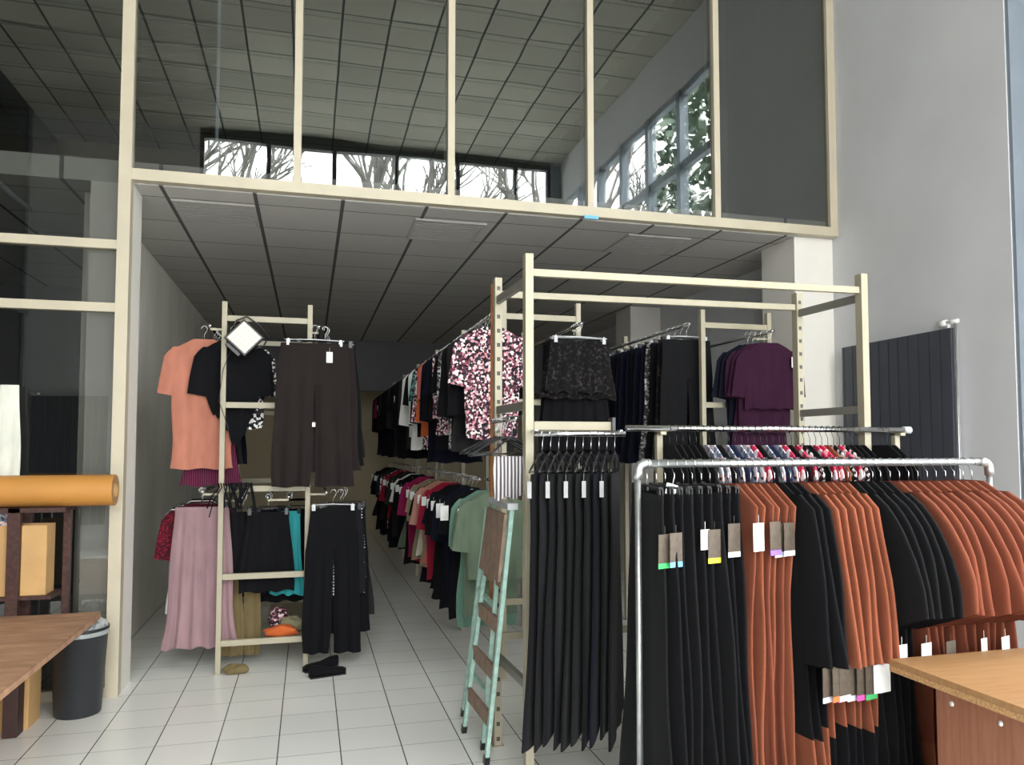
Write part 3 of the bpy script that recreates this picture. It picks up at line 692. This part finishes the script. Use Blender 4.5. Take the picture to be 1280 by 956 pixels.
# purple tops facing the hall
for k in range(5):
    y = 4.79 + .038 * k
    c = 'purple' if k < 3 else 'navy'
    g = garment('tee', F(c), 3.16 - .02 * k, y, 2.345, R(-4 + k), ['dark purple ruffled blouse facing the hall, foremost on the pier rack', 'dark purple blouse close behind the foremost one on the pier rack', 'dark purple blouse third back on the pier rack end', 'navy blouse behind the purple blouses of the pier rack', 'navy blouse rearmost behind the purple blouses'][k], 'blouse', 'blouses on the end of the pier rack', v=k, L=[.55, .72, .9, .9, .9][k], amp=.009, th=.008, nf=5)
    if k == 0: make_tag(g, (.17, -.03, -.18), 'white', R(20)); make_tag(g, (.20, -.03, -.24), 'white', R(10))
    hanger(3.16 - .02 * k, y, 2.345, R(-4 + k), .0125, M['black_plastic'], 'black hanger holding the ' + ['foremost purple blouse', 'second purple blouse', 'third purple blouse', 'first navy blouse', 'rearmost navy blouse'][k] + ' of the pier rack end', 'blouse hangers on the pier rack end')

# --- the short rack by the stained wall
def hangpair(kind, c, x, y, z, rz, label, cat, hl, hk='arms', hm='black_plastic', w=.13, **kw):
    g = garment(kind, F(c), x, y, z, rz, label, cat, kw.pop('group', None), **kw)
    hanger(x, y, z, rz, .0125, M[hm], hl, 'hangers on the short rack', hk, w)
    return g
hangpair('tee', 'black', -.52, 5.665, 2.355, R(-1), 'black batwing top with a ragged pointed hem over the salmon tee', 'blouse', 'hanger holding the ragged black top over the salmon tee', hm='clear_plastic', L=.62, amp=.006, th=.009, nf=3, hem=.13, waist=.185, vee=.22)
hangpair('tee', 'salmon', -.715, 5.70, 2.355, R(1), 'salmon pink short-sleeved tee facing the hall on the short rack', 'blouse', 'milky hanger holding the salmon tee', hm='clear_plastic', L=.98, amp=.006, th=.009, nf=3.2, hem=.215, waist=.205)
hangpair('tee', 'mono_print', -.50, 5.735, 2.355, R(1), 'black and white printed blouse peeping out behind the ragged black top', 'blouse', 'hanger holding the printed blouse behind the ragged black top', L=.70, amp=.006, th=.008)
hangpair('dress', 'ribbed', -.66, 5.775, 2.355, R(2), 'burgundy ribbed dress showing below the salmon tee', 'dress', 'hanger holding the ribbed burgundy dress', L=1.10, amp=.006, th=.009, hem=.20)
for k in range(5):
    hangpair('dress', ['black', 'charcoal', 'navy', 'black', 'grey'][k], -.665, 5.88 + .13 * k, 2.355, R(4 * math.sin(k)), ORD[k] + ' dark dress behind the burgundy one on the short rack', 'dress', 'hanger holding the ' + ORD[k] + ' dark dress behind the burgundy one', L=.95, amp=.008, th=.012, v=k, group='dark dresses deep in the short rack')
g = hangpair('trousers', 'brown_black', .03, 5.47, 2.355, R(2), 'wide brown-black trousers with a white tag facing the hall', 'trousers', 'milky clip hanger holding the wide brown-black trousers', 'clip', 'clear_plastic', .2, L=1.10, amp=.022, th=.012, top=.225, leg=.135, nf=5)
make_tag(g, (.10, -.022, -.17), 'white', 0); make_tag(g, (.0, -.022, -.66), 'white', 0).scale = (.5, 1, .4)
for k in range(4):
    hangpair('skirt', ['brown_black', 'black', 'charcoal', 'black'][k], .10 + .012 * k, 5.515 + .03 * k if k < 2 else 5.70 + .14 * k, 2.355, R(3 - 3 * k), ['brown-black skirt showing past the edge of the wide trousers', 'black skirt just behind the brown-black skirt', 'charcoal skirt deeper in the short rack', 'black skirt deepest in the short rack'][k], 'skirt',
             'clip hanger of the ' + ['brown-black skirt', 'black skirt behind the brown-black one', 'charcoal skirt', 'deepest black skirt'][k], 'clip', 'black_plastic', .2, L=[1.0, .96, .9, .9][k], amp=.010, th=.010, top=.2, hem=.27, v=k)
g = hangpair('skirt', 'mauve', -.70, 5.67, 1.225, R(-3), 'long mauve tiered skirt hanging at the lower level of the short rack', 'skirt', 'clip hanger holding the mauve tiered skirt', 'clip', 'black_plastic', .17, L=1.06, amp=.022, th=.014, nf=5.5, top=.175, hem=.25)
for z in (.42, .72):
    hw = .17 + (.245 - .17) * (z - .15) / .93
    child('tier_seam', cloth([(z - .006, 0, hw + .004, .0165, .6), (z + .006, 0, hw + .006, .0165, .6)], 3, 5.5, .022, 40, 2).mesh('tier_seam', F('mauve')), g)
for k, (c, n_, L) in enumerate([('lace', 'red lace top', .62), ('dark_teal', 'dark teal top', .74), ('white', 'white tunic', .86), ('black', 'black dress', 1.05), ('charcoal', 'charcoal dress', 1.0)]):
    hangpair('tee', c, -.715 - .008 * k, 5.745 + .04 * k if k < 2 else 5.87 + .09 * (k - 2), 1.225, R(6 - 3 * k), n_ + ' with its edge showing past the mauve skirt', 'blouse' if L < .8 else 'dress', 'hanger of the ' + n_ + ' behind the mauve skirt', L=L, amp=.006, th=.009, v=k, group='tops behind the mauve skirt')
g = hangpair('trousers', 'black', .17, 5.50, 1.215, R(-4), 'wide black trousers on the lower level, reaching almost to the floor', 'trousers', 'milky clip hanger holding the lower black trousers', 'clip', 'clear_plastic', .15, L=1.10, amp=.018, th=.012, top=.15, leg=.098, nf=4)
for k, (c, n_) in enumerate([('dots', 'black skirt with white dots'), ('black', 'plain black skirt'), ('charcoal', 'charcoal skirt')]):
    hangpair('skirt', c, .22 + .02 * k, 5.535 + .03 * k if k < 2 else 5.74, 1.215, R(5), n_ + ' behind the lower black trousers', 'skirt', 'clip hanger of the ' + n_ + ' on the lower level', 'clip', 'black_plastic', .15, L=[.72, .98, .9][k], amp=.008, th=.010, top=.15, hem=.2, v=k)
for k, (kind, c, n_, L, x, y, kw) in enumerate([('skirt', 'black', 'black skirt hanging between the two uprights', .66, -.27, 5.68, {'top': .14, 'hem': .2}), ('skirt', 'soft_black', 'faded black skirt behind the strap bundle', .56, -.44, 5.745, {'top': .12, 'hem': .17}),
        ('skirt', 'teal', 'narrow teal skirt peeping out beside the black trousers', .70, -.13, 5.74, {'top': .08, 'hem': .115}), ('trousers', 'olive', 'olive wide trousers hanging low behind the cream upright', 1.12, -.44, 5.81, {'top': .11, 'leg': .065}),
        ('skirt', 'navy', 'navy skirt behind the middle crossbars', .72, -.27, 5.87, {'top': .14, 'hem': .2}), ('skirt', 'black', 'black skirt deepest behind the middle crossbars', .78, -.13, 5.93, {'top': .14, 'hem': .2})]):
    hangpair(kind, c, x, y, 1.18, R([5, -4, -14, 3, -4, 3][k]), n_, kind, 'clip hanger of the ' + ['middle black skirt', 'faded black skirt', 'narrow teal skirt', 'olive trousers', 'navy skirt', 'deepest black skirt'][k] + ' inside the short rack', 'clip', 'black_plastic', kw['top'], L=L, amp=.011, th=.009, nf=4.5, v=k, **kw)

# bunch of black straps hooked over the lower crossbar
mb_r = random.Random(4)
st = thing('strap_bundle', 'tangled bundle of black straps hanging on the lower crossbar of the short rack', 'straps', (-.50, 5.56, 1.27))
for k in range(14):
    x = -.09 + .016 * k; l = mb_r.uniform(.10, .34); sx = mb_r.uniform(-.10, .08); w_ = mb_r.choice((.007, .009, .02)); yy = -.022 - .0035 * k
    MB().bar((x, .0, .012), (x + .01, yy, -.015), w_, .003, (0, 1, 0)).bar((x + .01, yy, -.015), (x + sx * .5, yy, -l * .5), w_, .003, (0, 1, 0)).bar((x + sx * .5, yy, -l * .5), (x + sx * .8, yy, -l), w_, .003, (0, 1, 0)).build('strap', F('black'), st)

# folded clothes and shoes on the floor under the short rack
def soft_lump(name, label, cat, x, y, z, sx, sy, sz, mat, seed, group=None):
    r = random.Random(seed); n, m = 22, 10; v, f = [], []
    ph = [r.uniform(0, 6.28) for _ in range(4)]
    for j in range(m + 1):
        u = j / m * PI
        for i in range(n):
            t = 2 * PI * i / n; k = 1 + .16 * math.sin(3 * t + ph[0] + j * .5) + .10 * math.sin(5 * t + ph[1] - j)
            hz = -math.cos(u) * .5 + .5; hz = hz * (1 + .12 * math.sin(2 * t + ph[2]))
            rr = math.sin(u) ** .6 if 0 < j < m else .02
            v.append((sx * rr * math.cos(t) * k, sy * rr * math.sin(t) * k, sz * hz))
    for j in range(m):
        for i in range(n): f.append((j * n + i, j * n + (i + 1) % n, (j + 1) * n + (i + 1) % n, (j + 1) * n + i))
    o = MB().add(v, f, True).build(name, mat); o.location = (x, y, z); tag(o, label, cat, group); return o
soft_lump('folded_garment', 'crumpled orange knit heaped on the low shelf of the short rack', 'folded clothes', -.17, 5.70, .2005, .11, .05, .075, F('orange_knit'), 1)
soft_lump('folded_garment', 'crumpled khaki cloth heaped beside the orange knit on the low shelf', 'folded clothes', -.10, 5.83, .2005, .09, .06, .10, F('khaki'), 2)
soft_lump('folded_garment', 'pale flowered cloth on the low shelf behind the orange knit', 'folded clothes', -.20, 5.95, .2005, .07, .06, .14, F('floral'), 6)
soft_lump('folded_garment', 'olive cloth dropped on the floor at the foot of the cream upright', 'folded clothes', -.45, 5.57, 0, .08, .05, .06, F('olive'), 3)
def shoe(x, y, rz, label):
    t = thing('shoe', label, 'shoe', (x, y, 0), rz, 'black shoes under the black trousers')
    v, f = [], []; n = 14; prof = [(-.125, .010, .03, .07), (-.11, .030, .05, .075), (-.06, .033, .05, .07), (0, .034, .05, .05), (.06, .040, .045, .045), (.10, .034, .035, .04), (.125, .012, .02, .03)]
    for px, hw, zc, zt in prof:
        for i in range(n):
            a = 2 * PI * i / n; v.append((px, hw * math.cos(a), max(.009, .009 + zt * (.5 + .5 * math.sin(a)))))
    for j in range(len(prof) - 1):
        for i in range(n): f.append((j * n + i, j * n + (i + 1) % n, (j + 1) * n + (i + 1) % n, (j + 1) * n + i))
    f.append(tuple(range(n))[::-1]); f.append(tuple(range((len(prof) - 1) * n, len(prof) * n)))
    MB().add(v, f, True).build('upper', F('black'), t)
    MB().tube([(-.12, 0, .0045), (.125, 0, .0045)], .0045, 6).box(-.12, .12, -.03, .03, 0, .009).build('sole', M['black_plastic'], t)
shoe(.14, 5.36, R(15), 'black shoe on the tiles below the black trousers, toe towards the aisle')
shoe(.10, 5.52, R(-160), 'black shoe behind the other one below the black trousers')

# floodlight hung from the top crossbar
fl = thing('floodlight', 'square floodlight with pale panel hung cornerwise on the short rack', 'lamp', (-.435, 5.50, 2.27))
fl.rotation_euler = (R(-4), R(43), 0)
MB().box(-.093, .093, -.012, .022, -.093, .093).build('housing', M['black_plastic'], fl, .006)
w = N('led_panel'); co = w.coord(); sp = w.n('SeparateXYZ'); w.l(co, sp.inputs[0])
ms = [w.math('LESS_THAN', w.math('FRACT', w.math('DIVIDE', w.math('ADD', sp.outputs[a], .08), .032)), .16) for a in (0, 2)]
w.l(w.mix(w.math('MAXIMUM', ms[0], ms[1]), lin((238, 232, 200)), lin((180, 178, 150))), w.b.inputs['Base Color']); w.set(Roughness=.3)
MB().box(-.078, .078, -.0155, -.0125, -.078, .078).build('led_panel', w.m, fl)
MB().tube([(-.1, .01, 0), (-.125, .03, .05), (-.10, .05, .125), (.0, .055, .14), (.10, .05, .125), (.125, .03, .05), (.1, .01, 0)], .006, 8).build('bracket', M['black_plastic'], fl)
MB().box(-.06, .06, .023, .04, -.12, -.06).build('driver_box', M['black_plastic'], fl, .004)
MB().tube([(-.02, .045, -.1), (.05, .05, -.25), (.18, .05, -.42), (.33, .05, -.5), (.45, .06, -.58)], .003, 6).build('power_cable', M['black_plastic'], fl)

# spare hangers bunched on the racks
def spare(x, y, z, rz, ry, mat, label, group):
    t = thing('coat_hanger', label, 'hanger', (x, y, z), rz, group); t.rotation_euler = (0, ry, rz)
    child('hanger_arms', cached(('arms', .2), lambda: arms_mb(.2), 'hanger_arms', mat), t)
    child('hook', cached(('hook', .0125), lambda: hook_mb(.0125), 'hook', M['chrome']), t)
for k in range(7):
    spare(.925, 3.84 - .034 * k, 1.66, R(14 + 1.5 * k), R(3 * math.sin(k)), M['black_plastic'], ORD[k] + ' spare hanger of the bunch on the brace behind the front upright', 'spare hangers on the shelving brace')
put(MB().tube([(.925, 3.42, 1.66), (.925, 3.90, 1.66)], .0125, 10), 'side_pipe', M['chrome'], shelf)
# striped strap top on the side pipe
g = garment('maxi', F('stripes'), .925, 3.50, 1.66, R(28), 'grey and white striped strap top hanging at the end of the shelving bay', 'blouse', None, v=2, L=.37, amp=.006, th=.009, top=.12, hem=.13, name='striped_vest')
hanger(.925, 3.50, 1.66, R(28), .0125, M['black_plastic'], 'black hanger holding the striped strap top by the front upright', 'hangers at the end of the shelving bay')

# varnished pole leaning by the rear upright
po = MB().tube([(.945, 3.99, 0), (.950, 3.975, 2.40)], .017, 12).build('wooden_pole', M['orange_wood']); tag(po, 'tall orange varnished pole standing against the perforated upright', 'pole')

# ------------------------------------------------------------------ step ladder
lad = thing('step_ladder', 'mint green folding step ladder with brown treads leaning by the dresses', 'ladder', (.90, 4.0, 0))
def stile(y0, y1, x0, x1, zt, wdt=.03):
    put(MB().bar((x0, y0, .02), (x1, y1, zt), wdt, .02, (1, 0, 0)), 'stile', M['mint'], lad, .002)
    put(MB().bar((x0 - .002, y0, .0), (x0 + .003, y0, .04), .036, .026, (1, 0, 0)), 'rubber_foot', M['black_plastic'], lad)
LF = ((.823, 4.13), (.922, 3.86)); RF = ((.848, 3.70), (.905, 3.43)); HT = 1.25   # feet and heads of the front stiles (x, y)
LB = ((.868, 4.38), (.925, 4.02)); RB = ((.872, 3.88), (.898, 3.58))
def on(e, z, h=HT): u = z / h; return e[0][0] + (e[1][0] - e[0][0]) * u, e[0][1] + (e[1][1] - e[0][1]) * u, z
for e, w_, h in ((LF, .03, HT), (RF, .03, HT), (LB, .022, 1.2), (RB, .022, 1.2)):
    put(MB().bar(on(e, .02, h), on(e, h, h), w_, .02, (1, 0, 0)), 'stile', M['mint'], lad, .002)
    put(MB().bar(on(e, 0, h), on(e, .04, h), w_ + .006, .026, (1, 0, 0)), 'rubber_foot', M['black_plastic'], lad)
for z in (.22, .45, .68, .90):
    put(MB().bar(on(LF, z), on(RF, z), .018, .075, (0, 0, 1)), 'tread', M['plank'], lad, .002)
for z in (.30, .75):
    put(MB().bar(on(LB, z, 1.2), on(RB, z, 1.2), .02, .02), 'rear_brace', M['mint'], lad)
a_, b_ = Vector(on(LF, 1.22)), Vector(on(RF, 1.22)); c_, d_ = Vector(on(LF, .90)), Vector(on(RF, .90))
sh = Vector((-.016, 0, 0)); th_ = Vector((-.016, 0, 0))
vv = [q + sh + th_ for q in (a_, b_, c_, d_)] + [q + sh for q in (a_, b_, c_, d_)]
put(MB().add(vv, [(0, 1, 3, 2), (4, 6, 7, 5), (0, 4, 5, 1), (2, 3, 7, 6), (0, 2, 6, 4), (1, 5, 7, 3)]), 'platform_board', M['plank'], lad, .002)
put(MB().bar(Vector(on(RF, 1.255)) + Vector((0, -.02, 0)), Vector(on(LF, 1.255)) + Vector((0, .02, 0)), .05, .03), 'top_cap', M['clear_plastic'], lad, .003)

# ------------------------------------------------------------------ radiator with its valve
rad = thing('radiator', 'tall slate grey panel radiator on the wall beside the racks', 'radiator', (4.06, 4.6, 1.2))
put(MB().box(4.066, 4.095, 4.085, 5.15, .35, 2.295), 'back_plate', M['rad_gap'], rad)
mb = MB(); y = 4.09
while y < 5.14:
    mb.box(4.045, 4.072, y, min(y + .085, 5.15), .34, 2.305); y += .0945
put(mb, 'panel_front', M['radiator'], rad)
put(MB().box(4.095, 4.1095, 4.3, 4.36, .5, 2.2).box(4.095, 4.1095, 4.9, 4.96, .5, 2.2), 'wall_bracket', M['alu_dark'], rad)
put(MB().tube([(4.06, 4.12, 2.30), (4.06, 4.12, 2.345)], .012, 10).tube([(4.06, 4.04, 2.345), (4.06, 4.13, 2.345)], .014, 10).tube([(4.06, 4.13, 2.345), (4.06, 4.20, 2.345)], .021, 12), 'valve', M['tag_white'], rad)
put(MB().tube([(4.06, 4.065, 2.35), (4.06, 4.065, .35)], .009, 10), 'riser_pipe', M['galv'], rad)

r2 = rad.copy(); COL.objects.link(r2); r2.location = (-3.6, -2.685, 1.2); r2.rotation_euler = (0, 0, R(-90))
r2['label'] = 'slate panel radiator on the facade wall, mirrored in the lower glass by the ochre roll'
for ch in list(rad.children):
    c = ch.copy(); COL.objects.link(c); c.parent = r2

# ------------------------------------------------------------------ desk, bottom corner
dk = thing('desk', 'beech-topped desk with reddish side panel in front of the rust dresses', 'desk', (2.7, 1.9, 0))
put(MB().box(2.073, 3.45, 1.15, 2.42, .728, .75), 'desk_top', M['desk_top'], dk, .001)
put(MB().box(2.0735, 3.4495, 1.1505, 2.4195, .707, .7279), 'core_edge', M['desk_edge'], dk)
put(MB().box(2.13, 2.152, 1.25, 2.262, 0, .707), 'side_panel', M['desk_panel'], dk)
put(MB().box(3.33, 3.352, 1.25, 2.262, 0, .707), 'side_panel', M['desk_panel'], dk)
put(MB().box(2.152, 3.33, 2.20, 2.22, .2, .707), 'modesty_panel', M['desk_panel'], dk)
for y in (2.194, 2.003): put(MB().lathe([(.0001, -.0), (.009, 0), (.009, .003), (.0001, .0045)], 14), 'screw_cap', M['tag_white'], dk)
for k, o in enumerate([c for c in dk.children if c.name.startswith('screw_cap')]):
    o.data.transform(Matrix.Translation(rel(dk))); o.data.transform(Matrix.Rotation(R(-90), 4, 'Y')); o.location = (2.13 - 2.7, (2.194, 2.003)[k] - 1.9, .655)

# ------------------------------------------------------------------ covered table, bin and the shelf behind it
tb = thing('work_table', 'low work table under a creased brown paper cover at the glazing', 'table', (-1.9, 4.2, 0))
n, m = 50, 50; v, f = [], []
rr = random.Random(3)
for j in range(m + 1):
    for i in range(n + 1):
        x = -2.75 + 1.60 * i / n; y = 3.2 + 1.775 * j / m
        v.append((x, y, .572 + .0022 * math.sin(9 * x + 3 * math.sin(5 * y)) + .0016 * math.sin(23 * y + 4 * x)))
for j in range(m):
    for i in range(n): a = j * (n + 1) + i; f.append((a, a + 1, a + n + 2, a + n + 1))
mb = MB().add(v, f, True)
put(mb, 'paper_cover', M['brown_cover'], tb)
put(MB().box(-2.745, -1.153, 3.205, 4.972, .535, .566), 'table_top', M['brown_cover'], tb, .004)
for x in (-2.62, -1.5):
    for y in (3.4, 4.70): put(MB().box(x - .035, x + .035, y - .05, y + .05, 0, .535), 'leg', M['dark_wood'], tb, .003)
bxo = thing('cardboard_box', 'plain cardboard box on the tiles under the brown-covered table', 'box', (-1.62, 4.86, 0))
put(MB().box(-1.85, -1.45, 4.77, 4.97, 0, .30), 'box_body', M['cardboard'], bxo, .003)
for s in (0, 1): put(MB().box(-1.85, -1.45, 4.77 + .102 * s, 4.868 + .102 * s, .3005, .305), 'flap', M['cardboard'], bxo)

bn = thing('waste_bin', 'round black waste bin between the brown-covered table and the door frame', 'bin', (-1.265, 4.99, 0))
MB().lathe([(.001, 0), (.118, 0), (.122, .01), (.147, .47), (.153, .475), (.153, .49), (.143, .49), (.138, .45), (.112, .02), (.001, .02)], 48).build('bin_body', M['bin_plastic'], bn)
lr = random.Random(12); v, f = [], []; n = 48
for j, (r0, z0) in enumerate([(.155, .45), (.157, .492), (.150, .50), (.12, .515), (.07, .50), (.001, .47)]):
    for i in range(n): v.append((max(.001, r0 + (lr.uniform(-.004, .004) if j > 1 else 0)) * math.cos(2 * PI * i / n), max(.001, r0 + (lr.uniform(-.004, .004) if j > 1 else 0)) * math.sin(2 * PI * i / n), z0 + (lr.uniform(-.02, .02) if 1 < j < 5 else 0)))
for j in range(5):
    for i in range(n): f.append((j * n + i, j * n + (i + 1) % n, (j + 1) * n + (i + 1) % n, (j + 1) * n + i))
w = N('clear_bag'); w.set(Base_Color=lin((200, 205, 205)), Roughness=.15, Alpha=.55); M['bag'] = w.m
MB().add([(x * .93 if z > .49 else x, y * .93 if z > .49 else y, z) for x, y, z in v], f, False).build('bin_liner', M['bag'], bn)

rk = thing('storage_rack', 'rusty dark brown storage rack standing against the left glazing', 'rack', (-2.1, 5.1, 0))
for x in (-2.6, -1.62):
    for y in (5.0, 5.2): put(MB().box(x - .032, x + .032, y - .02, y + .02, 0, 1.178), 'upright', M['rust'], rk, .002)
for y in (5.0, 5.2): put(MB().box(-2.65, -1.36, y - .02, y + .02, 1.150, 1.178), 'top_bar', M['rust'], rk, .002)
put(MB().box(-2.62, -1.42, 4.99, 5.21, .655, .675), 'shelf_board', M['rust'], rk)
put(MB().box(-1.42, -1.38, 5.18, 5.22, 0, 1.150), 'rear_leg', M['rust'], rk, .002)
ro = thing('paper_roll', 'long ochre paper roll lying on top of the rusty storage rack', 'roll', (-2.0, 5.08, 1.27))
MB().tube([(-.9, 0, 0), (.882, 0, 0)], .0915, 32, False).build('paper', M['kraft_roll'], ro)
MB().tube([(-.905, 0, 0), (.887, 0, 0)], .04, 24, False).build('core_tube', M['cardboard'], ro)
v, f = [], []
n = 32
for x in (.8825, -.9005):
    o_ = len(v)
    for r0 in (.0405, .0912):
        for k in range(n): v.append((x, r0 * math.cos(2 * PI * k / n), r0 * math.sin(2 * PI * k / n)))
    for k in range(n): f.append((o_ + k, o_ + (k + 1) % n, o_ + n + (k + 1) % n, o_ + n + k))
MB().add(v, f).build('roll_end', M['desk_edge'], ro)
bo = thing('cardboard_box', 'open cardboard box holding flowered cloth on the rusty rack shelf', 'box', (-1.72, 5.1, .6755))
MB().box(-.26, .26, -.075, -.07, 0, .40).box(-.26, .26, .07, .075, 0, .40).box(-.26, -.255, -.07, .07, 0, .40).box(.255, .26, -.07, .07, 0, .40).box(-.255, .255, -.07, .07, 0, .005).build('box_body', M['cardboard'], bo)
bo.rotation_euler = (0, 0, 0)
MB().box(-.26, .26, -.0785, -.0755, .30, .40).build('flap', M['cardboard'], bo)
soft_lump('folded_garment', 'white flowered cloth heaped in the open cardboard box', 'folded clothes', -1.72, 5.1, .685, .2, .05, .42, FAB['pale_floral'], 5)
wc = thing('fabric_bolt', 'white fabric bolt standing upright on the rusty rack behind the roll', 'fabric', (-1.80, 5.215, 1.179))
wcm = cloth([(-.72, .06, .05, .012, 0), (-.3, .02, .1, .013, .6), (-.001, 0, .14, .014, 1)], 5, 2.5, .006, 30, 10); wcm.build('draped_cloth', M['white_cloth'], wc)

# ------------------------------------------------------------------ ceiling fittings
for k, (x, y, lab) in enumerate([(-.66, 5.84, 'slatted ceiling vent nearest the stained wall'), (1.01, 5.86, 'slatted ceiling vent above the short aisle, middle of the three'), (2.70, 5.84, 'slatted ceiling vent nearest the white pier')]):
    t = thing('ceiling_vent', lab, 'vent', (x, y, 3.214), 0, 'slatted vents in the lowered ceiling')
    MB().box(-.27, .27, -.27, -.25, -.012, 0).box(-.27, .27, .25, .27, -.012, 0).box(-.27, -.25, -.25, .25, -.012, 0).box(.25, .27, -.25, .25, -.012, 0).build('frame', M['vent_grey'], t)
    MB().box(-.25, .25, -.25, .25, -.002, 0).build('backing', M['alu_dark'], t)
    mb = MB()
    for j in range(10): mb.box(-.25, .25, -.242 + .05 * j, -.208 + .05 * j, -.010, -.006)
    mb.build('slats', M['vent_grey'], t)
sk = bx(1.93, 2.04, YW - .05, YW - .036, 3.20, 3.225).build('sticker', M['tag_blue']); tag(sk, 'small pale blue sticker under the cream window beam', 'sticker')
sk['label'] = 'small pale blue sticker on the lower edge of the cream window beam'
